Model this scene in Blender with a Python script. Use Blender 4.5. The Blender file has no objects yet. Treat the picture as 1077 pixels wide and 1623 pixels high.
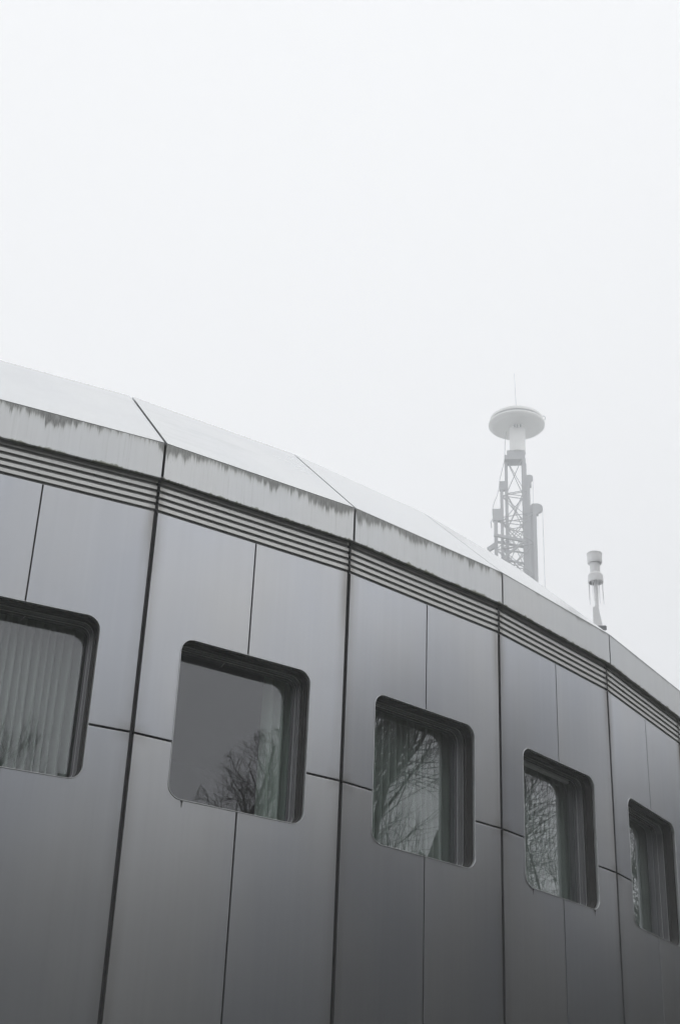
import bpy, bmesh, math, random
from mathutils import Vector, Matrix
R = math.radians
sc = bpy.context.scene
C = bpy.context.collection

# ---------------------------------------------------------------- camera
cam = bpy.data.cameras.new('camera')
co = bpy.data.objects.new('camera', cam); C.objects.link(co)
yaw, pitch, roll, fpx = 0.34625, 0.48673, 0.04233, 2278.63
fw = Vector((math.sin(yaw)*math.cos(pitch), math.cos(yaw)*math.cos(pitch), math.sin(pitch)))
rt = Vector((math.cos(yaw), -math.sin(yaw), 0)); up = rt.cross(fw)
r2 = math.cos(roll)*rt + math.sin(roll)*up
u2 = -math.sin(roll)*rt + math.cos(roll)*up
m = Matrix((r2, u2, -fw)).transposed().to_4x4(); m.translation = Vector((0, 0, 1.6))
co.matrix_world = m
cam.sensor_fit = 'VERTICAL'; cam.sensor_height = 36; cam.lens = fpx/1623*36
cam.clip_start = .1; cam.clip_end = 2000
sc.camera = co

# ---------------------------------------------------------------- light
SUN_EL, SUN_AZ = 52, 130           # azimuth from +y towards +x: brightest cloud is behind the camera
w = bpy.data.worlds.new('World'); sc.world = w; w.use_nodes = True
nt = w.node_tree; nt.nodes.clear(); N = nt.nodes.new; L = nt.links.new
sky = N('ShaderNodeTexSky'); sky.sky_type = 'NISHITA'; sky.sun_disc = False
sky.sun_elevation = R(SUN_EL); sky.sun_rotation = R(SUN_AZ); sky.air_density = 1; sky.dust_density = 2
hs = N('ShaderNodeHueSaturation'); hs.inputs['Saturation'].default_value = .15
L(sky.outputs[0], hs.inputs['Color'])
geo = N('ShaderNodeTexCoord'); sep = N('ShaderNodeSeparateXYZ'); L(geo.outputs['Generated'], sep.inputs[0])
ramp = N('ShaderNodeValToRGB'); L(sep.outputs['Z'], ramp.inputs[0])   # overcast sky: palest overhead, a touch greyer low down
ramp.color_ramp.elements[0].position = 0.0; ramp.color_ramp.elements[0].color = (.83, .84, .865, 1)
ramp.color_ramp.elements[1].position = .75; ramp.color_ramp.elements[1].color = (.90, .91, .925, 1)
nz = N('ShaderNodeTexNoise'); nz.inputs['Scale'].default_value = 1.6; nz.inputs['Detail'].default_value = 2
L(geo.outputs['Generated'], nz.inputs[0])
mr = N('ShaderNodeMapRange'); L(nz.outputs[0], mr.inputs[0]); mr.inputs[3].default_value = 12.8; mr.inputs[4].default_value = 13.3
vm = N('ShaderNodeVectorMath'); vm.operation = 'SCALE'; L(ramp.outputs[0], vm.inputs[0]); L(mr.outputs[0], vm.inputs['Scale'])
mx = N('ShaderNodeMix'); mx.data_type = 'RGBA'; mx.inputs[0].default_value = .94
L(hs.outputs[0], mx.inputs[6]); L(vm.outputs[0], mx.inputs[7])
bg = N('ShaderNodeBackground'); bg.inputs[1].default_value = .1; L(mx.outputs[2], bg.inputs[0])
ou = N('ShaderNodeOutputWorld'); L(bg.outputs[0], ou.inputs[0])

sl = bpy.data.lights.new('sun', 'SUN'); sl.energy = .5; sl.angle = R(60); sl.color = (1, .98, .95)
so = bpy.data.objects.new('sun', sl); C.objects.link(so)
so.rotation_euler = Vector((math.sin(R(SUN_AZ))*math.cos(R(SUN_EL)), math.cos(R(SUN_AZ))*math.cos(R(SUN_EL)), math.sin(R(SUN_EL)))).to_track_quat('Z', 'Y').to_euler()

sc.view_settings.view_transform = 'Standard'; sc.view_settings.look = 'None'
sc.view_settings.exposure = 0; sc.view_settings.gamma = 1; sc.view_settings.use_curve_mapping = False
cy = sc.cycles
cy.max_bounces = 8; cy.diffuse_bounces = 3; cy.glossy_bounces = 4; cy.transmission_bounces = 4
cy.transparent_max_bounces = 16; cy.volume_bounces = 3; cy.use_denoising = True
cy.sample_clamp_indirect = 4

# ---------------------------------------------------------------- material helpers
class Mat:
    def __init__(s, name, base=(.5, .5, .5), rough=.5, metal=0.0, spec=.5):
        s.m = bpy.data.materials.new(name); s.m.use_nodes = True
        s.t = s.m.node_tree; s.b = s.t.nodes['Principled BSDF']
        s.b.inputs['Base Color'].default_value = (*base, 1)
        s.b.inputs['Roughness'].default_value = rough; s.b.inputs['Metallic'].default_value = metal
        s.b.inputs['Specular IOR Level'].default_value = spec
        s.tc = s.n('ShaderNodeTexCoord')
    def n(s, t, **k):
        o = s.t.nodes.new(t)
        for a, b in k.items(): setattr(o, a, b)
        return o
    def l(s, a, b): s.t.links.new(a, b)
    def v(s, x, sock):
        if isinstance(x, (int, float)): sock.default_value = x
        elif isinstance(x, tuple): sock.default_value = x if len(x) == len(sock.default_value) else (*x, 1)
        else: s.l(x, sock)
    def math(s, op, a, b=0.0, c=0.0, clamp=False):
        o = s.n('ShaderNodeMath', operation=op, use_clamp=clamp)
        s.v(a, o.inputs[0]); s.v(b, o.inputs[1]); s.v(c, o.inputs[2]); return o.outputs[0]
    def rng(s, x, a, b, c=0.0, d=1.0, smooth=False):
        o = s.n('ShaderNodeMapRange'); o.interpolation_type = 'SMOOTHSTEP' if smooth else 'LINEAR'
        for i, q in enumerate((x, a, b, c, d)): s.v(q, o.inputs[i])
        return o.outputs[0]
    def noise(s, scale=(1, 1, 1), sc_=1.0, det=3.0, rnd=True, rough=.5, coord='Object'):
        mp = s.n('ShaderNodeMapping'); mp.inputs['Scale'].default_value = scale
        src = s.tc.outputs[coord]
        if rnd:
            oi = s.n('ShaderNodeObjectInfo'); va = s.n('ShaderNodeVectorMath', operation='SCALE')
            cb = s.n('ShaderNodeCombineXYZ')
            for i in range(3): s.l(oi.outputs['Random'], cb.inputs[i])
            s.l(cb.outputs[0], va.inputs[0]); va.inputs['Scale'].default_value = 37.0
            s.l(va.outputs[0], mp.inputs['Location'])
        s.l(src, mp.inputs['Vector'])
        o = s.n('ShaderNodeTexNoise'); o.inputs['Scale'].default_value = sc_; o.inputs['Detail'].default_value = det
        o.inputs['Roughness'].default_value = rough
        s.l(mp.outputs[0], o.inputs['Vector']); return o.outputs[0]
    def mix(s, f, a, b):
        o = s.n('ShaderNodeMix', data_type='RGBA'); s.v(f, o.inputs[0])
        for q, k in ((a, 6), (b, 7)): s.v(q, o.inputs[k])
        return o.outputs[2]
    def xyz(s):
        o = s.n('ShaderNodeSeparateXYZ'); s.l(s.tc.outputs['Object'], o.inputs[0]); return o.outputs
    def bump(s, h, strength=.2, dist=.01):
        o = s.n('ShaderNodeBump'); o.inputs['Strength'].default_value = strength; o.inputs['Distance'].default_value = dist
        s.l(h, o.inputs['Height']); s.l(o.outputs[0], s.b.inputs['Normal']); return o
    def set(s, k, x): s.v(x, s.b.inputs[k])

W = 2.0                                   # facet width in metres
ZT, ZM = 1.6+W*2.87761, 1.6+W*1.88032      # top of wall panels, horizontal joint
ZFB, ZFT = 1.6+W*3.03247, 1.6+W*3.20814    # fascia
RF = W*.02897; RR = W*-.52925; ZR = 1.6+W*3.75638
WX0, WX1, WZ0, WZ1, WR = .182*W, .818*W, 1.6+1.652*W, 1.6+2.338*W, .116
GJ, GH = .019, .009                        # half gaps: corner joints, centre joints

def brushed(mt, base_a, base_b, rough0, rough1):
    blot = mt.noise((.5, .5, .28), 1.5, 2); fine = mt.noise((28, 28, .5), 1.0, 2); med = mt.noise((7, 7, .5), 1.0, 3)
    col = mt.mix(mt.rng(blot, .35, .65), base_a, base_b)
    k = mt.math('ADD', mt.math('MULTIPLY', fine, .06), mt.math('MULTIPLY', med, .06))
    k = mt.math('ADD', k, .94)
    hv = mt.n('ShaderNodeVectorMath', operation='SCALE'); mt.l(col, hv.inputs[0]); mt.l(k, hv.inputs['Scale'])
    mt.set('Roughness', mt.rng(mt.math('ADD', blot, mt.math('MULTIPLY', med, .2)), .25, .95, rough0, rough1))
    h = mt.math('ADD', mt.math('MULTIPLY', blot, 1.0), mt.math('MULTIPLY', fine, .003))
    mt.bump(h, .25, .05)
    return hv.outputs[0]

# wall panels: brushed stainless, grime creeping out of the corner joints
wm = Mat('brushed_steel', metal=.9, spec=.5)
c0 = brushed(wm, (.452, .468, .503), (.487, .492, .502), .29, .34)
x, y, z = wm.xyz()
edge = wm.math('MINIMUM', x, wm.math('SUBTRACT', W, x))
gn = wm.noise((9, 9, 1.3), 1, 4)
halo = wm.math('MULTIPLY', wm.rng(edge, .02, .14, 1, 0, True), wm.rng(gn, .3, .75, .25, 1))
topf = wm.rng(z, ZT-.9, ZT, .30, 1.0, True)
halo = wm.math('MULTIPLY', halo, topf)
midz = wm.math('ABSOLUTE', wm.math('SUBTRACT', z, ZM))
midh = wm.math('MULTIPLY', wm.rng(midz, .0, .16, .6, 0, True), wm.rng(edge, .03, .2, 1, 0, True))
halo = wm.math('MAXIMUM', halo, wm.math('MULTIPLY', midh, wm.rng(gn, .3, .7, .3, 1)))
# faint pale water runs down the sheets
run = wm.noise((22, 22, .6), 1, 3); runm = wm.rng(run, .35, .85, 0, .10)
c1 = wm.mix(runm, c0, (.62, .63, .63))
c1 = wm.mix(wm.math('MULTIPLY', halo, .95), c1, (.17, .15, .125))
wm.set('Base Color', c1); WALL = wm.m

# fascia: the same sheet with black algae fringe and mossy foot; amount per panel in the object's colour
fm = Mat('weathered_fascia_steel', metal=.7)
c0 = brushed(fm, (.66, .675, .69), (.72, .725, .725), .42, .55)
x, y, z = fm.xyz()
oi = fm.n('ShaderNodeObjectInfo'); sc_ = fm.n('ShaderNodeSeparateColor'); fm.l(oi.outputs['Color'], sc_.inputs[0])
amt = fm.math('ADD', sc_.outputs[0], fm.math('MULTIPLY', sc_.outputs[1], x))   # start + slope along the panel
dt = fm.math('SUBTRACT', ZFT, z); db = fm.math('SUBTRACT', z, ZFB)
co1 = fm.noise((1.6, 1, .01), 1, 2); co2 = fm.noise((26, 1, .8), 1, 4, rough=.75); co3 = fm.noise((95, 1, 3), 1, 2)
ln = fm.math('ADD', fm.rng(co1, .34, .64, -.028, .070), fm.math('MULTIPLY', fm.rng(co2, .33, .75, -.025, .10), 1.0))
ln = fm.math('ADD', ln, fm.rng(co3, .3, .8, -.012, .03))
ln = fm.math('MULTIPLY', ln, fm.rng(fm.noise((5.5, 1, .01), 1, 3, rough=.7), .32, .68, .35, 1.55))
ln = fm.math('MULTIPLY', ln, amt)
sd = fm.math('SUBTRACT', ln, dt)
stain = fm.rng(sd, -.022, .030, 0, 1, True)
pat = fm.noise((70, 1, 9), 1, 5, rough=.8)
stain = fm.math('MULTIPLY', stain, fm.rng(pat, .33, .60, .45, 1))
halo = fm.math('MULTIPLY', fm.rng(sd, -.07, .0, 0, .22, True), amt, clamp=True)
c1 = fm.mix(halo, c0, (.40, .41, .36))
streak = fm.math('MULTIPLY', fm.rng(fm.noise((50, 1, 1.1), 1, 3, rough=.7), .55, .8, 0, .30), amt, clamp=True)
c1 = fm.mix(streak, c1, (.34, .35, .32))
c1 = fm.mix(fm.math('MULTIPLY', stain, .72), c1, (.10, .10, .092))
mo = fm.rng(fm.math('SUBTRACT', fm.rng(fm.noise((9, 1, 3), 1, 4, rough=.7), .42, .8, -.006, .04), db), -.008, .012, 0, 1, True)
c1 = fm.mix(fm.math('MULTIPLY', mo, .75), c1, (.16, .165, .09))
sp = fm.rng(fm.noise((60, 60, 60), 1, 2), .70, .76, 0, .5)
spk = fm.math('MULTIPLY', sp, fm.rng(x, .03, .12, 1, 0))
c1 = fm.mix(spk, c1, (.14, .13, .11))
fm.set('Base Color', c1)
dirt = fm.math('MAXIMUM', stain, mo)
fm.set('Metallic', fm.rng(dirt, 0, 1, .7, .05)); FASC = fm.m

rm = Mat('pale_roof_steel', metal=.55)
c0 = brushed(rm, (.73, .745, .76), (.79, .80, .805), .14, .24)
refl_streaks = rm.rng(rm.noise((.9, 5, 5), 1, 3, rough=.6), .52, .70, 0, 1, True)   # faint grey streaks along the sheets, reflections put into the colour
refl_streaks = rm.math('MULTIPLY', refl_streaks, rm.rng(rm.noise((1.1, .6, .6), 1, 1), .45, .6, 0, .20, True))
rm.set('Base Color', rm.mix(refl_streaks, c0, (.50, .51, .52))); ROOF = rm.m

dk = Mat('dark_rubber', (.03, .03, .032), .8)
n_ = dk.noise((10, 10, 2), 1, 3, rnd=False); dk.set('Base Color', dk.mix(n_, (.06, .06, .063), (.11, .108, .106))); DARK = dk.m
mb = Mat('grey_membrane', (.15, .15, .15), .8)
n_ = mb.noise((10, 10, 2), 1, 3, rnd=False); mb.set('Base Color', mb.mix(n_, (.24, .245, .25), (.33, .33, .33))); MEMB = mb.m
lv = Mat('louvre_steel', metal=.75)
c0 = brushed(lv, (.56, .56, .55), (.60, .60, .585), .4, .5); x, y, z = lv.xyz()
ed = lv.math('MINIMUM', x, lv.math('SUBTRACT', W, x))
c0 = lv.mix(lv.math('MULTIPLY', lv.rng(ed, .02, .10, 1, 0, True), .5), c0, (.2, .19, .17))
lv.set('Base Color', c0); LOUV = lv.m
cs = Mat('bronze_casing', (.13, .125, .12), .5, .3)
n_ = cs.noise((40, 40, 1), 1, 3); cs.set('Base Color', cs.mix(n_, (.05, .048, .046), (.10, .096, .092))); CASE = cs.m
fr = Mat('grey_window_profile', (.42, .43, .44), .4, .5)
n_ = fr.noise((40, 40, 1), 1, 3); fr.set('Base Color', fr.mix(n_, (.16, .16, .168), (.34, .34, .35))); FRAM = fr.m
tr = Mat('trim_steel', (.62, .63, .64), .35, .6)
n_ = tr.noise((9, 9, 9), 1, 3); tr.set('Base Color', tr.mix(n_, (.5, .51, .52), (.68, .69, .70))); TRIM = tr.m
ir = Mat('interior_plaster', (.20, .20, .20), .9)
n_ = ir.noise((3, 3, 3), 1, 3); ir.set('Base Color', ir.mix(n_, (.16, .16, .16), (.22, .22, .21))); INTR = ir.m
cu = Mat('curtain_cloth', (.35, .40, .37), .9)
n_ = cu.noise((90, 90, 90), 1, 2); cu.set('Base Color', cu.mix(n_, (.44, .46, .45), (.52, .54, .528))); CURT = cu.m
cu2 = Mat('pale_curtain_cloth', (.7, .75, .72), .9)
n_ = cu2.noise((90, 90, 90), 1, 2); cu2.set('Base Color', cu2.mix(n_, (.66, .71, .68), (.76, .80, .77))); CURT2 = cu2.m
# two-pane glazing: clear sheet, mirror share from Fresnel counted for both sheets
gl = Mat('window_glass'); t = gl.t
fz = gl.n('ShaderNodeFresnel'); fz.inputs[0].default_value = 1.52
g2 = gl.n('ShaderNodeNewGeometry')
k = gl.math('MULTIPLY', gl.math('MULTIPLY', fz.outputs[0], GLF := 3.2), gl.math('SUBTRACT', 1.0, g2.outputs['Backfacing']), clamp=True)
gb = gl.n('ShaderNodeBsdfGlossy'); gb.inputs['Roughness'].default_value = .004; gb.inputs['Color'].default_value = (.96, .97, 1, 1)
wav = gl.noise((.8, .8, .8), 1.3, 1); bp = gl.n('ShaderNodeBump'); bp.inputs['Strength'].default_value = .12; bp.inputs['Distance'].default_value = .004
gl.l(wav, bp.inputs['Height']); gl.l(bp.outputs[0], gb.inputs['Normal'])
tb = gl.n('ShaderNodeBsdfTransparent'); tb.inputs[0].default_value = (.86, .90, .88, 1)
ms = gl.n('ShaderNodeMixShader'); gl.l(k, ms.inputs[0]); gl.l(tb.outputs[0], ms.inputs[1]); gl.l(gb.outputs[0], ms.inputs[2])
gl.l(ms.outputs[0], t.nodes['Material Output'].inputs[0]); GLAS = gl.m

gv = Mat('galvanised_steel', (.55, .56, .57), .6, .1)
n_ = gv.noise((3, 3, 1), 1, 4); gv.set('Base Color', gv.mix(n_, (.36, .37, .38), (.44, .45, .46))); GALV = gv.m
wp = Mat('white_plastic', (.8, .8, .78), .45)
n_ = wp.noise((3, 3, 3), 1, 3); wp.set('Base Color', wp.mix(n_, (.80, .80, .78), (.86, .86, .84))); WHIT = wp.m
pg = Mat('pale_grey_plastic', (.6, .6, .6), .5)
n_ = pg.noise((9, 9, 4), 1, 3); pg.set('Base Color', pg.mix(n_, (.80, .80, .80), (.86, .86, .86))); PGRY = pg.m
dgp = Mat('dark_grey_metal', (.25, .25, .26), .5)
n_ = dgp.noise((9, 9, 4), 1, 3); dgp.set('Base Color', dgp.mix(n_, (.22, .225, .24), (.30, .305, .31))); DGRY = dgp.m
bk = Mat('bark', (.06, .05, .045), .9)
n_ = bk.noise((6, 6, 1), 1, 4); bk.set('Base Color', bk.mix(n_, (.035, .03, .027), (.085, .075, .065))); BARK = bk.m
fo = Mat('dark_evergreen', (.04, .055, .035), .8)
n_ = fo.noise((.5, .5, .5), 1, 4, rnd=False); fo.set('Base Color', fo.mix(n_, (.022, .028, .02), (.05, .06, .04))); FOLI = fo.m
gr = Mat('wet_grass', (.05, .06, .03), .9)
n_ = gr.noise((.3, .3, .3), 1, 6, rnd=False); n2 = gr.noise((14, 14, 14), 1, 3, rnd=False)
gr.set('Base Color', gr.mix(gr.math('ADD', gr.math('MULTIPLY', n_, .6), gr.math('MULTIPLY', n2, .4)), (.028, .034, .018), (.075, .08, .045)))
gr.bump(n2, .6, .03); GRAS = gr.m
pv = Mat('asphalt', (.05, .05, .05), .85)
n2 = pv.noise((50, 50, 50), 1, 2, rnd=False); pv.set('Base Color', pv.mix(n2, (.035, .035, .036), (.065, .064, .062))); pv.bump(n2, .4, .01); ASPH = pv.m

# ---------------------------------------------------------------- mesh helpers
def obj(name, bm, mat, parent=None, smooth=False):
    me = bpy.data.meshes.new(name)
    if isinstance(bm, bmesh.types.BMesh):
        bmesh.ops.recalc_face_normals(bm, faces=bm.faces); bm.to_mesh(me); bm.free()
    else:
        me.from_pydata(bm[0], [], bm[1]); me.update()
    for p in me.polygons: p.use_smooth = smooth
    me.materials.append(mat)
    o = bpy.data.objects.new(name, me); C.objects.link(o)
    if parent: o.parent = parent
    return o
def dup(o, parent, mw=None):
    c = o.copy(); C.objects.link(c); c.parent = parent
    if mw is not None: c.matrix_local = mw
    return c
def empty(name, loc=(0, 0, 0), rz=0, parent=None):
    o = bpy.data.objects.new(name, None); C.objects.link(o); o.location = loc; o.rotation_euler = (0, 0, rz)
    o.empty_display_size = .2
    if parent: o.parent = parent
    return o
def tag(o, label, cat, group=None, kind=None):
    o['label'] = label; o['category'] = cat
    if group: o['group'] = group
    if kind: o['kind'] = kind
def box(bm, x0, x1, y0, y1, z0, z1):
    v = [bm.verts.new(p) for p in ((x0,y0,z0),(x1,y0,z0),(x1,y1,z0),(x0,y1,z0),(x0,y0,z1),(x1,y0,z1),(x1,y1,z1),(x0,y1,z1))]
    for f in ((0,3,2,1),(4,5,6,7),(0,1,5,4),(1,2,6,5),(2,3,7,6),(3,0,4,7)): bm.faces.new([v[i] for i in f])
def bar(bm, a, b, w1, w2=None, n=4, rot=math.pi/4):
    a, b = Vector(a), Vector(b); w2 = w1 if w2 is None else w2
    d = (b-a).normalized(); q = d.to_track_quat('Z', 'Y')
    r = []
    for p, w_ in ((a, w1), (b, w2)):
        r.append([bm.verts.new(p + q @ Vector((math.cos(rot+2*math.pi*i/n)*w_, math.sin(rot+2*math.pi*i/n)*w_, 0))) for i in range(n)])
    for i in range(n):
        bm.faces.new((r[0][i], r[0][(i+1) % n], r[1][(i+1) % n], r[1][i]))
    bm.faces.new(r[0][::-1]); bm.faces.new(r[1])
def tube(bm, pts, r, n=6):
    for a, b in zip(pts, pts[1:]): bar(bm, a, b, r, r, n)
def lathe(bm, prof, n=40, cx=0, cy=0):
    rings = []
    for r_, z_ in prof:
        if r_ < 1e-5: rings.append([bm.verts.new((cx, cy, z_))])
        else: rings.append([bm.verts.new((cx+r_*math.cos(2*math.pi*i/n), cy+r_*math.sin(2*math.pi*i/n), z_)) for i in range(n)])
    for a, b in zip(rings, rings[1:]):
        for i in range(n):
            j = (i+1) % n
            if len(a) == 1 and len(b) == 1: continue
            if len(a) == 1: bm.faces.new((a[0], b[i], b[j]))
            elif len(b) == 1: bm.faces.new((a[i], a[j], b[0]))
            else: bm.faces.new((a[i], a[j], b[j], b[i]))
def sheet(poly, y0, y1, bev=.004):
    """a plate with the outline poly (x, z), front at y0, back at y1"""
    bm = bmesh.new()
    f = bm.faces.new([bm.verts.new((x_, y0, z_)) for x_, z_ in poly])
    ret = bmesh.ops.extrude_face_region(bm, geom=[f])
    vs = [g for g in ret['geom'] if isinstance(g, bmesh.types.BMVert)]
    bmesh.ops.translate(bm, verts=vs, vec=(0, y1-y0, 0))
    if bev:
        es = [e for e in bm.edges if all(abs(v_.co.y-y0) < 1e-6 for v_ in e.verts)]
        bmesh.ops.bevel(bm, geom=es, offset=bev, segments=2, profile=.6, affect='EDGES')
    return bm
def arc(cx, cz, r, a0, a1, n=10):
    return [(cx+r*math.cos(R(a0+(a1-a0)*i/n)), cz+r*math.sin(R(a0+(a1-a0)*i/n))) for i in range(n+1)]
def rrect(x0, x1, z0, z1, r, n=10):
    return arc(x1-r, z0+r, r, -90, 0, n)+arc(x1-r, z1-r, r, 0, 90, n)+arc(x0+r, z1-r, r, 90, 180, n)+arc(x0+r, z0+r, r, 180, 270, n)
def winloop(inset, n=10):
    return rrect(WX0+inset, WX1-inset, WZ0+inset, WZ1-inset, max(WR-inset, .02), n)
def loft(bm, stages):
    """rings of the window outline at (inset, depth)"""
    rings = [[bm.verts.new((p[0], d, p[1])) for p in winloop(i_)] for i_, d in stages]
    for a, b in zip(rings, rings[1:]):
        n = len(a)
        for i in range(n): bm.faces.new((a[i], a[(i+1) % n], b[(i+1) % n], b[i]))
    return rings

# ---------------------------------------------------------------- ground and air
bm = bmesh.new(); box(bm, -250, 250, -250, 250, -.4, 0); g = obj('ground', bm, GRAS); g['kind'] = 'structure'
CEN = Vector((0, W*(5.36922 + .5/math.sin(.1309/2)), 0)); RAD = W*.5/math.sin(.1309/2); DEL = R(7.5); PHI = .27848
bm = bmesh.new(); n = 96
for i in range(n):
    a0, a1 = 2*math.pi*i/n, 2*math.pi*(i+1)/n
    q = [(CEN.x+r_*math.cos(a_), CEN.y+r_*math.sin(a_)) for r_, a_ in ((RAD+.6, a0), (RAD+3.4, a0), (RAD+3.4, a1), (RAD+.6, a1))]
    lo = [bm.verts.new((*p, .001)) for p in q]; hi = [bm.verts.new((*p, .03)) for p in q]
    bm.faces.new(hi); bm.faces.new((hi[1], lo[1], lo[2], hi[2])); bm.faces.new((hi[0], lo[0], lo[3], hi[3]))
p = obj('path', bm, ASPH); p['kind'] = 'structure'

# ---------------------------------------------------------------- the round building
def V(j, dr=0.0):
    a = PHI+(j-2)*DEL; r_ = RAD+dr/math.cos(DEL/2)
    return Vector((CEN.x+r_*math.sin(a), CEN.y-r_*math.cos(a), 0))
def facet(j):
    A, B = V(j), V(j+1); t_ = (B-A).normalized(); y_ = Vector((0, 0, 1)).cross(t_)
    mm = Matrix((t_, y_, Vector((0, 0, 1)))).transposed().to_4x4(); mm.translation = A-CEN
    return mm
bld = empty('round_building', CEN)
tag(bld, 'low round building clad in grey steel panels with rounded square windows', 'building')
J0, J1 = -2, 8                               # facets modelled panel by panel
xm = W/2
def mirror(poly): return [(W-a, b) for a, b in poly][::-1]
ul = [(GJ, ZM+GH), (WX0, ZM+GH)] + arc(WX0+WR, WZ1-WR, WR, 180, 90) + [(xm-GH*.7, WZ1), (xm-GH*.7, ZT), (GJ, ZT)]
ll = [(GJ, 0.06), (xm-GH*.7, 0.06), (xm-GH*.7, WZ0)] + arc(WX0+WR, WZ0+WR, WR, 270, 180) + [(WX0, ZM-GH), (GJ, ZM-GH)]
TH = .03
protos = [obj('wall_panel', sheet(pl, 0, TH), WALL, bld) for pl in (ul, mirror(ul), ll, mirror(ll))]
# louvre slats: five per facet, each a folded blade
slats = []
for k_ in range(5):
    z0 = ZT+.028+k_*.0634; z1 = z0+.035
    bm = bmesh.new(); y0, y1 = 0.0, .018
    prof = [(y0, z0+.002), (y0+.001, z0), (y1, z0+.012), (y1, z0+.016), (y0+.006, z0+.005), (y0+.006, z1-.006), (y1, z1+.004), (y1, z1+.008), (y0+.001, z1), (y0, z1-.002)]
    e0, e1 = GJ-.004, W-GJ+.004
    a = [bm.verts.new((e0, y_, z_)) for y_, z_ in prof]; b = [bm.verts.new((e1, y_, z_)) for y_, z_ in prof]
    for i in range(len(prof)):
        j = (i+1) % len(prof); bm.faces.new((a[i], b[i], b[j], a[j]))
    bm.faces.new(a[::-1]); bm.faces.new(b)
    slats.append(obj('louvre_slat', bm, LOUV, bld))
# fascia and roof plates (mitred to the corner angle)
def prism_between(profile_front, profile_back, gap, name, mat, bev=.003):
    bm = bmesh.new()
    k_ = math.tan(DEL/2)
    def pt(side, d, z_):      # d: distance outwards from the wall plane
        ext = d*k_
        return ((-ext+gap) if side == 0 else (W+ext-gap), -d, z_)
    ring = profile_front+profile_back[::-1]
    a = [bm.verts.new(pt(0, d, z_)) for d, z_ in ring]; b = [bm.verts.new(pt(1, d, z_)) for d, z_ in ring]
    n_ = len(ring)
    for i in range(n_):
        j = (i+1) % n_; bm.faces.new((a[i], b[i], b[j], a[j]))
    bm.faces.new(a[::-1]); bm.faces.new(b)
    if bev:
        bmesh.ops.recalc_face_normals(bm, faces=bm.faces)
        bmesh.ops.bevel(bm, geom=[e for e in bm.edges], offset=bev, segments=2, profile=.6, affect='EDGES')
    return obj(name, bm, mat, bld)
fascia = prism_between([(RF, ZFB), (RF, ZFT-.002)], [(RF-.02, ZFB), (RF-.02, ZFT-.012)], .012, 'fascia_panel', FASC)
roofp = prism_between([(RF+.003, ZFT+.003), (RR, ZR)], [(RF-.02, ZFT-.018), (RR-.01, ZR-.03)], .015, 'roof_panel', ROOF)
soffit = prism_between([(RF-.022, ZFB+.012), (RF-.022, ZFB+.03)], [(-.10, ZFB+.012), (-.10, ZFB+.03)], .002, 'soffit_strip', MEMB, 0)
# backing behind the sheets with the window hole in it, closed at foot and head
bm = bmesh.new()
for (x0, x1, z0, z1) in ((0, WX0-.02, 0, ZFB), (WX1+.02, W, 0, ZFB), (WX0-.02, WX1+.02, 0, WZ0-.02), (WX0-.02, WX1+.02, WZ1+.02, ZFB)):
    box(bm, x0, x1, .045, .20, z0, z1)
backing = obj('inner_wall', bm, DARK, bld)
bm = bmesh.new(); box(bm, GJ, W-GJ, .019, .026, ZT+.004, ZT+.345)  # added pale strip, set shallow to brighten the gaps between slats
lback = obj('added_louvre_backing', bm, MEMB, bld)
# window
bm = bmesh.new()
loft(bm, [(-.015, .030), (-.015, .037), (.006, .038), (.006, .104), (.012, .106), (.012, .128), (.000, .130), (.000, .142)])
casing = obj('casing', bm, CASE, None, False)
bm = bmesh.new()
loft(bm, [(.004, .143), (.004, .172), (.009, .174), (.009, .205), (.016, .207), (.016, .232), (.030, .233), (.030, .262), (.0, .265)])
frame = obj('window', bm, FRAM, bld)
bm = bmesh.new(); rg = loft(bm, [(.028, .238), (.028, .246)])
bm.faces.new(rg[0]); bm.faces.new(rg[1][::-1])
pane = obj('glass_pane', bm, GLAS, frame)
bm = bmesh.new()   # rounded bead standing proud round the opening
loft(bm, [(-.006, -.0005), (-.006, -.004), (-.004, -.007), (-.001, -.007), (.001, -.004), (.001, .028), (-.001, .029)])
bead = obj('trim', bm, TRIM, frame, True)
casing.parent = frame
bm = bmesh.new(); loft(bm, [(.0035, .1425), (.0105, .1420), (.0115, .1455), (.0045, .147)]); seal = obj('bead_strip', bm, TRIM, frame)
bm = bmesh.new(); loft(bm, [(.0155, .2065), (.0215, .206), (.0225, .211), (.017, .2115)]); seal2 = obj('bead_strip', bm, TRIM, frame)
for j in range(J0, J1):
    M = facet(j)
    first = j == J0
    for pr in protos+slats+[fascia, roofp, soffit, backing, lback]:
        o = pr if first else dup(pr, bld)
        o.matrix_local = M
        if o.name.startswith('fascia'):
            o.color = {-2: (1, 0, 0, 1), -1: (1, 0, 0, 1), 0: (1.0, -.1, 0, 1), 1: (1.05, -.05, 0, 1), 2: (1.0, -.36, 0, 1)}.get(j, (.22, -.05, 0, 1))
            if j == 2: o.color = (.95, 0, 0, 1)
    if first: fo_ = frame
    else:
        fo_ = dup(frame, bld)
        for ch in (pane, bead, casing, seal, seal2):
            c = dup(ch, fo_)
    fo_.matrix_local = M
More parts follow.
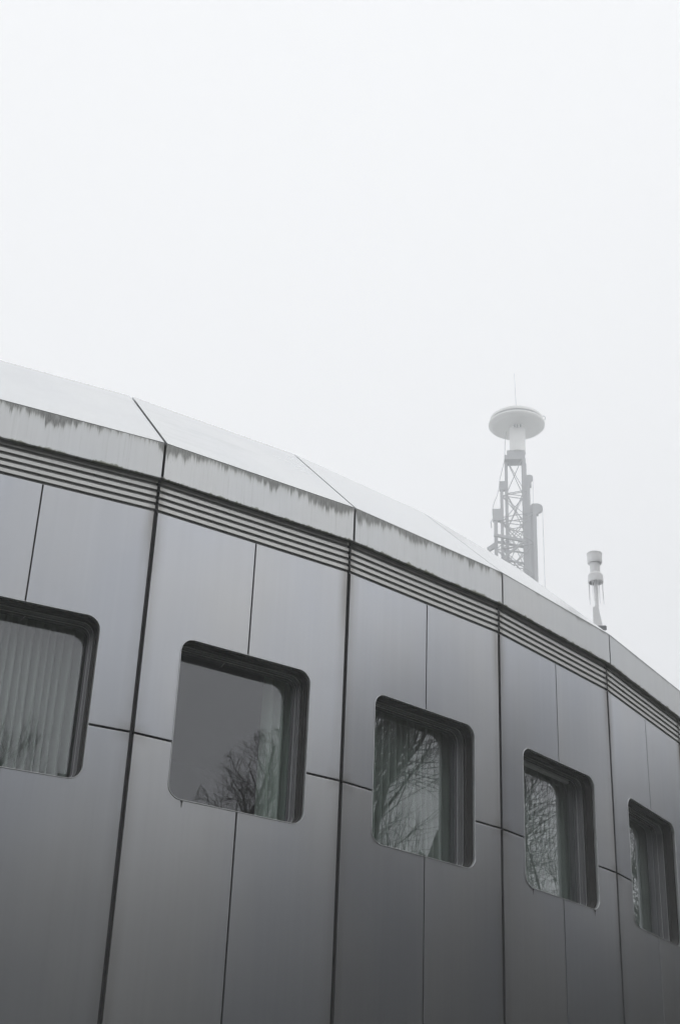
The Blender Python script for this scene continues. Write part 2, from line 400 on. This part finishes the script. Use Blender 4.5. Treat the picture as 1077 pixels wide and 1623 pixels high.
# slope of stain along the panel is stored in green; keep it non-negative by storing start in red and using separate panels
# weep holes with a rusty run under some windows
bm = bmesh.new()
for i in range(1): box(bm, -.009, .009, -.006, .0, -.012, .004)
bmesh.ops.bevel(bm, geom=list(bm.edges), offset=.002, segments=1, affect='EDGES')
v_ = [bm.verts.new(p) for p in ((-.007, -.0015, -.012), (.007, -.0015, -.012), (.002, -.0015, -.055), (-.002, -.0015, -.055))]
bm.faces.new(v_)
wh = obj('weep_spout', bm, DARK, bld); firstw = True
for j, x_ in ((1, WX0+.13), (3, WX0+.12), (3, WX1-.09)):
    o = wh if firstw else dup(wh, bld); firstw = False
    o.matrix_local = facet(j) @ Matrix.Translation((x_, -.001, WZ0-.009))
# a pale rail under the head of the fourth window, small catches in the first two
bm = bmesh.new(); box(bm, WX0+.03, WX1-.22, .165, .20, WZ1-.085, WZ1-.045); box(bm, WX0+.03, WX1-.22, .158, .164, WZ1-.080, WZ1-.066)
bmesh.ops.bevel(bm, geom=list(bm.edges), offset=.003, segments=1, affect='EDGES')
o = obj('head_rail', bm, TRIM, bld); o.matrix_local = facet(3)
bm = bmesh.new(); bar(bm, (0, .21, 0), (.035, .225, .05), .004, .003, 5); cat_ = obj('window_catch', bm, TRIM, bld)
cat_.matrix_local = facet(0) @ Matrix.Translation((1.03, 0, WZ1-.075))
o = dup(cat_, bld, facet(1) @ Matrix.Translation((.86, 0, WZ1-.075)))
# far side of the ring: plain wall and eaves closing the round
bm = bmesh.new()
rows = [(0, 0.0), (0, ZFB), (RF, ZFB), (RF, ZFT), (RR, ZR)]
cols = [[bm.verts.new(V(j, d)-CEN+Vector((0, 0, z_))) for d, z_ in rows] for j in range(J1, J0+48+1)]
for a, b in zip(cols, cols[1:]):
    for i in range(len(rows)-1): bm.faces.new((a[i], b[i], b[i+1], a[i+1]))
obj('rear_wall', bm, WALL, bld)
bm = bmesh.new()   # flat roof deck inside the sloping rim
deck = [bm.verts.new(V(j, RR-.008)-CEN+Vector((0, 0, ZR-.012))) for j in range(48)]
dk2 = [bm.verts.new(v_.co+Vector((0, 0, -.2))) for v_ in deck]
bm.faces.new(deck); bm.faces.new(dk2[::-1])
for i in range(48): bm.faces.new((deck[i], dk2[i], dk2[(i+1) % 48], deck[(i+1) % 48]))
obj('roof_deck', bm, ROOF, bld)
# rooms behind the windows: floor, ceiling and a corridor wall
bm = bmesh.new()
ri = RAD-4.2
for z0, z1 in ((WZ0-1.0, WZ0-.8), (WZ1+.45, WZ1+.6)):
    o1 = [V(j, -.22)-CEN for j in range(48)]
    i1 = [v_.normalized()*ri for v_ in o1]
    for i in range(48):
        k_ = (i+1) % 48
        q = [o1[i], o1[k_], i1[k_], i1[i]]
        lo = [bm.verts.new(p+Vector((0, 0, z0))) for p in q]; hi = [bm.verts.new(p+Vector((0, 0, z1))) for p in q]
        bm.faces.new(lo[::-1]); bm.faces.new(hi)
for i in range(48):
    k_ = (i+1) % 48; a, b = i1[i], i1[k_]
    bm.faces.new([bm.verts.new(p) for p in (a+Vector((0, 0, WZ0-.8)), b+Vector((0, 0, WZ0-.8)), b+Vector((0, 0, WZ1+.45)), a+Vector((0, 0, WZ1+.45)))])
obj('room_lining', bm, INTR, bld)

# curtains: pleated cloth hanging inside each window
def curtain(x0, x1, seed, gather=1.0, depth=.40):
    rd = random.Random(seed); bm = bmesh.new()
    xs = []; x_ = x0
    while x_ < x1: xs.append(x_); x_ += .006
    rows_ = [WZ0-.35, WZ0+.3, (WZ0+WZ1)/2, WZ1-.2, WZ1+.3]
    ph = 0; prof = []   # sharp valleys between rounded folds
    wl = rd.uniform(.10, .14)*gather
    for i, xx in enumerate(xs):
        if ph > 2*math.pi: ph -= 2*math.pi; wl = rd.uniform(.085, .15)*gather; 
        prof.append((2*abs(math.sin(ph/2))**.8-1, .5+.5*math.sin(i*.013+seed))); ph += 2*math.pi*.006/wl
    g_ = []
    for z_ in rows_:
        t_ = (z_-rows_[0])/(rows_[-1]-rows_[0]); amp = .075*(1-.35*t_)
        g_.append([bm.verts.new((xx+.006*math.sin(z_*2+xx*9), depth-amp*(p_[0])*(.6+.5*p_[1])+.010*math.sin(xx*5+z_), z_)) for xx, p_ in zip(xs, prof)])
    for a, b in zip(g_, g_[1:]):
        for i in range(len(xs)-1): bm.faces.new((a[i], a[i+1], b[i+1], b[i]))
    return bm
cur = [(-1, 0.05, W-.05, 'grey-green curtain in the window past the left edge, beyond the leftmost one in view'),
       (0, .05, W-.05, 'grey-green pleated curtain drawn right across the leftmost window'),
       (1, .71*W, W-.1, 'pale green curtain pushed to the right side, leaving most of its window dark'),
       (2, .05, W-.05, 'grey-green pleated curtain across the middle window, behind branch reflections'),
       (3, .05, W-.05, 'grey-green curtain in the second window from the right'),
       (4, .05, W-.05, 'grey-green curtain in the rightmost window, cut by the edge of the frame')]
for j, x0, x1, lab in cur:
    if j < 0: continue
    o = obj('curtain', curtain(x0, x1, j+5, .62 if j == 0 else .8), CURT2 if j == 1 else CURT, None, True)
    M = Matrix.Translation(CEN) @ facet(j); o.matrix_world = M
    tag(o, lab, 'curtain', 'curtains behind the rounded windows')

MS = 2.25
# ---------------------------------------------------------------- lattice mast beyond the roof
AZ = R(27.73); D_ = 55.0*MS
mast = empty('lattice_mast', (D_*math.sin(AZ), D_*math.cos(AZ), 1.6-1.6*MS), -AZ); mast.scale = (MS, MS, MS)
tag(mast, 'grey telescopic lattice mast with a round white radome, rising in fog behind the roof', 'mast')
def section(L_, R_, zb, zt, ch, step, name, yb, off=0):
    c_ = [(L_, 0.0), (R_, -yb), (R_-.03, yb)]
    for x_, y_ in c_:
        bm = bmesh.new(); bar(bm, (x_, y_, zb), (x_, y_, zt), ch); obj('mast_leg', bm, GALV, mast)
    bm = bmesh.new(); z_ = zt-.15-off; s_ = 1
    while z_-step > zb:
        for (a, b) in ((0, 1), (0, 2)):
            A, B = c_[a], c_[b]
            bar(bm, (*A, z_), (*B, z_), .020)
            if s_ > 0 or a == 0: bar(bm, (*A, z_), (*B, z_-step), .020)
            if s_ < 0 or b == 1: bar(bm, (*B, z_), (*A, z_-step), .020)
        z_ -= step; s_ = -s_
    obj(name, bm, GALV, mast)
section(-.39, .37, 22, 33.6, .095, 1.75, 'lattice_brace', .26)
section(-.60, .55, 22, 32.25, .095, 1.3, 'lattice_brace', .38, .5)
section(-.87, .78, 0.02, 30.85, .11, 1.5, 'lattice_brace', .52, .2)
bm = bmesh.new(); box(bm, -.46, .46, -.3, .3, 33.25, 33.30); box(bm, -.34, .42, -.26, .26, 33.30, 33.72)
obj('head_plate', bm, GALV, mast)
bm = bmesh.new(); box(bm, -.70, -.36, -.09, .09, 31.85, 32.28); obj('sheave_bracket', bm, GALV, mast)
bm = bmesh.new(); box(bm, -1.0, -.56, -.10, .10, 30.35, 30.92); obj('sheave_bracket', bm, GALV, mast)
for x_, z_, r_ in ((.60, 32.42, .16), (.93, 30.92, .21)):
    bm = bmesh.new()
    a = [bm.verts.new((x_+r_*math.cos(t_*math.pi/9), -.08, z_+r_*math.sin(t_*math.pi/9))) for t_ in range(18)]
    b = [bm.verts.new((v_.co.x, .08, v_.co.z)) for v_ in a]
    bm.faces.new(a); bm.faces.new(b[::-1])
    for i in range(18): bm.faces.new((a[i], a[(i+1) % 18], b[(i+1) % 18], b[i]))
    obj('pulley', bm, GALV, mast)
bm = bmesh.new(); box(bm, .66, .95, -.12, .12, 30.62, 31.12); box(bm, .46, .68, -.1, .1, 32.0, 32.3); obj('sheave_bracket', bm, GALV, mast)
bm = bmesh.new()
for x_, y_, w_ in ((.43, -.30, .07), (.53, .2, .06), (.62, -.35, .075), (.71, .1, .05)): box(bm, x_-w_*.8, x_+w_*.8, y_-.04, y_+.04, 12, 30.9 if x_ > .5 else 33.0)
obj('cable_duct', bm, GALV, mast)
bm = bmesh.new(); bar(bm, (-.95, -.3, 29.55), (.5, -.3, 29.20), .08); bar(bm, (-.95, .3, 29.55), (.5, .3, 29.20), .06)
bar(bm, (-.60, -.3, 28.45), (.3, -.3, 29.2), .06); bar(bm, (-1.2, 0, 29.0), (-.85, 0, 29.25), .13); bar(bm, (-.9, 0, 28.6), (.4, 0, 28.3), .05)
obj('cross_beam', bm, GALV, mast)
bm = bmesh.new(); lathe(bm, [(.0, 33.7), (.35, 33.7), (.35, 34.95), (0, 34.95)], 28, .13)
obj('column', bm, WHIT, mast, False)
bm = bmesh.new()
lathe(bm, [(.0, 34.93), (.42, 34.93), (.43, 34.96), (1.04, 34.99), (1.06, 35.0), (1.20, 35.08), (1.245, 35.13), (1.245, 35.19), (1.20, 35.215), (1.10, 35.22), (1.10, 35.26)], 72, .11)
rd1 = obj('radome_base', bm, WHIT, mast, False)
bm = bmesh.new()
lathe(bm, [(1.06, 35.312), (1.17, 35.32), (1.18, 35.34), (1.17, 35.44), (1.10, 35.50), (.85, 35.56), (.45, 35.62), (0, 35.64)], 72, .11)
obj('radome_cap', bm, WHIT, mast, False)
bm = bmesh.new(); lathe(bm, [(1.0, 35.222), (1.15, 35.222), (1.15, 35.311), (1.0, 35.311)], 72, .11); obj('rim_shade_ring', bm, DGRY, rd1)  # dark-coloured ring stands for the shade in the groove below the cap
bm = bmesh.new()
pts = [(1.30+.085*math.cos(a_*math.pi/6), -.1, 35.42+.11*math.sin(a_*math.pi/6)) for a_ in range(13)]
tube(bm, pts, .018, 5); obj('lifting_eye', bm, GALV, rd1)
bm = bmesh.new()
for k_ in range(3): box(bm, -.02+k_*.13, .05+k_*.13, -.5, -.42, 34.80, 34.90)
obj('connector', bm, DGRY, rd1)
bm = bmesh.new(); bar(bm, (.12, 0, 35.66), (.06, 0, 37.9), .014, .008, 6); obj('whip_aerial', bm, GALV, mast)
bm = bmesh.new()
pts = [(-.34, 0, 34.85), (-.40, 0, 34.5), (-.43, 0, 33.9), (-.44, 0, 33.4), (-.55, -.1, 32.9), (-.67, -.12, 32.35), (-.70, -.12, 32.0), (-.78, -.12, 31.6), (-.93, -.12, 31.2), (-1.0, -.12, 30.9), (-1.0, -.12, 30.6)]
tube(bm, pts, .014); obj('feed_cable', bm, GALV, mast)
bm = bmesh.new(); tube(bm, [(-.98, -.1, 30.45), (-1.08, -.1, 30.28), (-1.05, -.1, 30.0)], .02); obj('feed_cable', bm, GALV, mast)
bm = bmesh.new(); bar(bm, (1.13, 0, 30.9), (1.13, 0, .5), .009, n=5); obj('hoist_wire', bm, GALV, mast)
bm = bmesh.new(); bar(bm, (.75, 0, 32.4), (.75, 0, 30.9), .008, n=5); obj('hoist_wire', bm, GALV, mast)
bm = bmesh.new(); box(bm, -1.4, 1.4, -1.2, 1.2, .895, 1.25); obj('footing', bm, GALV, mast)

# ---------------------------------------------------------------- small weather sensor on the roof edge
AZ = R(31.08); D_ = 18.2
sen = empty('weather_sensor', (D_*math.sin(AZ), D_*math.cos(AZ), ZR-.012), -AZ); zo = -(ZR-.012)
tag(sen, 'small pale sensor of stacked drums with hanging rods, standing on the roof edge', 'sensor')
def sl_(name, prof, mat, n=32, smooth=True, cx=0):
    bm = bmesh.new(); lathe(bm, [(a, b+zo) for a, b in prof], n, cx); o = obj(name, bm, mat, sen, False)
    return o
sl_('drum', [(0, 10.560), (.106, 10.560), (.108, 10.548), (.104, 10.540), (.102, 10.430), (.096, 10.408), (.0, 10.405)], PGRY)
sl_('neck', [(.0, 10.404), (.070, 10.404), (.069, 10.250), (.0, 10.250)], PGRY)
sl_('drum', [(.0, 10.249), (.085, 10.249), (.102, 10.225), (.106, 10.130), (.104, 10.118), (.095, 10.115), (.095, 10.165), (0, 10.165)], PGRY)
sl_('stem', [(.0, 10.16), (.026, 10.16), (.022, 9.90), (.026, 9.74), (0, 9.74)], PGRY, 16)
bm = bmesh.new()
for k_ in range(8):
    a_ = k_*math.pi/4+.3; x_, y_ = .096*math.cos(a_), .096*math.sin(a_)
    bar(bm, (x_, y_, 10.13+zo), (x_*1.06, y_*1.06, 9.80+.04*(k_ % 3)+zo), .0045, .003, 5)
obj('hanging_rod', bm, PGRY, sen)
bm = bmesh.new()
def ring4(z_, a, b): return [bm.verts.new((x_, y_, z_+zo)) for x_, y_ in ((-a, -.045), (b, -.045), (b, .045), (-a, .045))]
q = [ring4(9.74, .055, .018), ring4(9.48, .060, .060), ring4(9.455, .060, .064)]
for a, b in zip(q, q[1:]):
    for i in range(4): bm.faces.new((a[i], a[(i+1) % 4], b[(i+1) % 4], b[i]))
bm.faces.new(q[0][::-1]); bm.faces.new(q[-1])
obj('foot', bm, PGRY, sen)
bm = bmesh.new(); z_ = 9.452+zo; box(bm, -.05, .115, -.06, .06, z_-.03, z_)
bmesh.ops.bevel(bm, geom=list(bm.edges), offset=.008, segments=2, affect='EDGES'); obj('base_plate', bm, DGRY, sen)
bm = bmesh.new(); bar(bm, (.0, .03, 0.0), (.0, .03, z_-.03), .03, n=8); obj('mount_post', bm, DGRY, sen)

# ---------------------------------------------------------------- bare trees opposite the windows (seen in the glass)
def tree(loc, height, radius, seed, label, trunk_r=.18, levels=5, first=.35, stems=1, lift=.25, base=.30, dens=1.0):
    """bare tree grown inside an egg-shaped crown: trunk and main limbs in one mesh, finer branches in the other"""
    rd = random.Random(seed)
    root = empty('bare_tree', loc); tag(root, label, 'tree', 'bare trees reflected in the windows')
    bt, bc = bmesh.new(), bmesh.new()
    cz, hz_ = height*(1+base)/2, height*(1-base)/2
    def inside(p, lim=1): return (p.x/radius)**2+(p.y/radius)**2+((p.z-cz)/hz_)**2 < lim or p.z < cz and math.hypot(p.x, p.y) < radius*.35
    def grow(p, d, ln, r, lv):
        lim = rd.uniform(.45, 1.3) if lv < 4 else 1.25
        n_ = (9, 8, 7, 6, 5, 4)[lv]; q = p.copy(); dd = d.copy(); pts = [(q.copy(), r)]
        wob = (.05, .10, .13, .15, .16, .17)[lv]; bend = Vector((rd.gauss(0, .05), rd.gauss(0, .05), lift*.12 if lv else 0))
        for i in range(n_):
            dd = (dd+bend+Vector((rd.gauss(0, wob), rd.gauss(0, wob), rd.gauss(0, wob*.7)))).normalized()
            if lv == 0: dd = Vector((dd.x*.8-q.x*.06/radius, dd.y*.8-q.y*.06/radius, dd.z)).normalized()
            q = q+dd*(ln/n_)
            if lv and not inside(q, lim):
                if i == 0: return
                break
            pts.append((q.copy(), max(r*(1-.62*(i+1)/n_), .0035)))
        if len(pts) < 2: return
        bmx = bt if lv < 2 else bc
        for (a, ra), (b, rb) in zip(pts, pts[1:]): bar(bmx, a, b, ra*1.02, rb, 7 if lv < 2 else (4 if lv < 4 else 3))
        if lv >= levels: return
        nb = int((13, 7, 5, 4, 4)[lv]*dens+rd.random())
        m_ = len(pts)-1
        for i in range(nb):
            f_ = first+(1-first)*(i+rd.random())/nb if lv == 0 else rd.uniform(.15, 1.0)
            if i == 0: f_ = 1.0
            t_ = f_*m_; k_ = min(int(t_), m_-1); a, b = pts[k_], pts[k_+1]; t_ -= k_
            pp = a[0].lerp(b[0], t_); rr = a[1]*(1-t_)+b[1]*t_
            dl = (b[0]-a[0]).normalized()
            ax = Matrix.Rotation(rd.uniform(0, 6.283), 3, dl) @ dl.orthogonal().normalized()
            nd = Matrix.Rotation(R(rd.uniform(8, 20) if i == 0 else rd.uniform(28, 62)), 3, ax) @ dl
            nd.z += lift*.5; nd.normalize()
            grow(pp, nd, (radius*rd.uniform(.8, 1.25) if lv == 0 else ln*rd.uniform(.42, .70)), max(rr*(.85 if i == 0 else rd.uniform(.45, .7)), .0045), lv+1)
    for s_ in range(stems):
        o_ = .25*(stems > 1); a_ = s_*6.283/stems+seed
        grow(Vector((o_*math.cos(a_), o_*math.sin(a_), -.05)), Vector((.6*o_*math.cos(a_), .6*o_*math.sin(a_), 1)).normalized(), height*.80, trunk_r, 0)
    obj('trunk', bt, BARK, root); o = obj('crown', bc, BARK, root)
    return root
tree((7.0, -10.0, 0), 13.6, 1.7, 3, 'slim bare tree with upright twigs, mirrored low in the leftmost window, left one', trunk_r=.12, lift=.7, dens=.85)
tree((9.1, -10.4, 0), 13.7, 1.8, 10, 'bare tree mirrored at the lower right of the leftmost window', trunk_r=.12, lift=.7, dens=.85)
tree((16.4, -1.45, 0), 11.8, 2.9, 12, 'bare tree whose top is mirrored low in the second window from the left', lift=.4, dens=1.05)
tree((12.7, 7.4, 0), 9.9, 3.7, 21, 'big bare tree with heavy slanting limbs, mirrored in the middle window', trunk_r=.27, lift=.35, dens=.97, base=.10, first=.2)
tree((15.9, 11.0, 0), 10.3, 3.4, 34, 'dense bare tree mirrored in the second window from the right', trunk_r=.24, lift=.3, base=.10, dens=1.22, first=.2)
tree((21.4, 16.0, 0), 11.6, 3.4, 52, 'dense bare tree mirrored in the rightmost window', trunk_r=.22, lift=.3, base=.10, dens=1.22, first=.2)

# evergreen wood further back, reads as one dark mass in the steel
rd = random.Random(5); vs, fs = [], []
cx, cyy = 2.0, 14.0
for k_ in range(26000):
    a_ = R(rd.uniform(-75, 128)); hgt = 11.0+.8*math.sin(a_*7)+.6*math.sin(a_*17+1)+.5*math.sin(a_*41)
    hgt *= 1.15 if a_ < R(45) else .91
    z_ = hgt*(rd.random()**.8); rr = 30+rd.uniform(-2.5, 5)*(1-.5*z_/hgt)
    p = Vector((cx+rr*math.sin(a_), cyy-rr*math.cos(a_), z_)); s_ = rd.uniform(.25, .6)
    u_ = Vector((rd.gauss(0, 1), rd.gauss(0, 1), rd.gauss(0, 1))).normalized(); v_ = u_.orthogonal().normalized(); b0 = len(vs)
    for a, b in ((-1, -.5), (1, -.6), (.8, .7), (-.7, .6)): vs.append(p+u_*a*s_+v_*b*s_)
    fs.append((b0, b0+1, b0+2, b0+3))
wd = obj('evergreen_wood', (vs, fs), FOLI); tag(wd, 'dark evergreen wood across the lawn from the building', 'wood', kind='stuff')

# ---------------------------------------------------------------- fog
hz = bpy.data.materials.new('fog'); hz.use_nodes = True; t = hz.node_tree; t.nodes.clear()
pv_ = t.nodes.new('ShaderNodeVolumePrincipled'); pv_.inputs['Color'].default_value = (.97, .98, 1, 1)
pv_.inputs['Density'].default_value = .0043; pv_.inputs['Anisotropy'].default_value = 0.0
oo = t.nodes.new('ShaderNodeOutputMaterial'); t.links.new(pv_.outputs[0], oo.inputs['Volume'])
bm = bmesh.new(); box(bm, -254, 254, -254, 254, -2.6, 88); h = obj('haze', bm, hz); h['kind'] = 'stuff'
h['label'] = 'thin pale fog filling the air around the building'
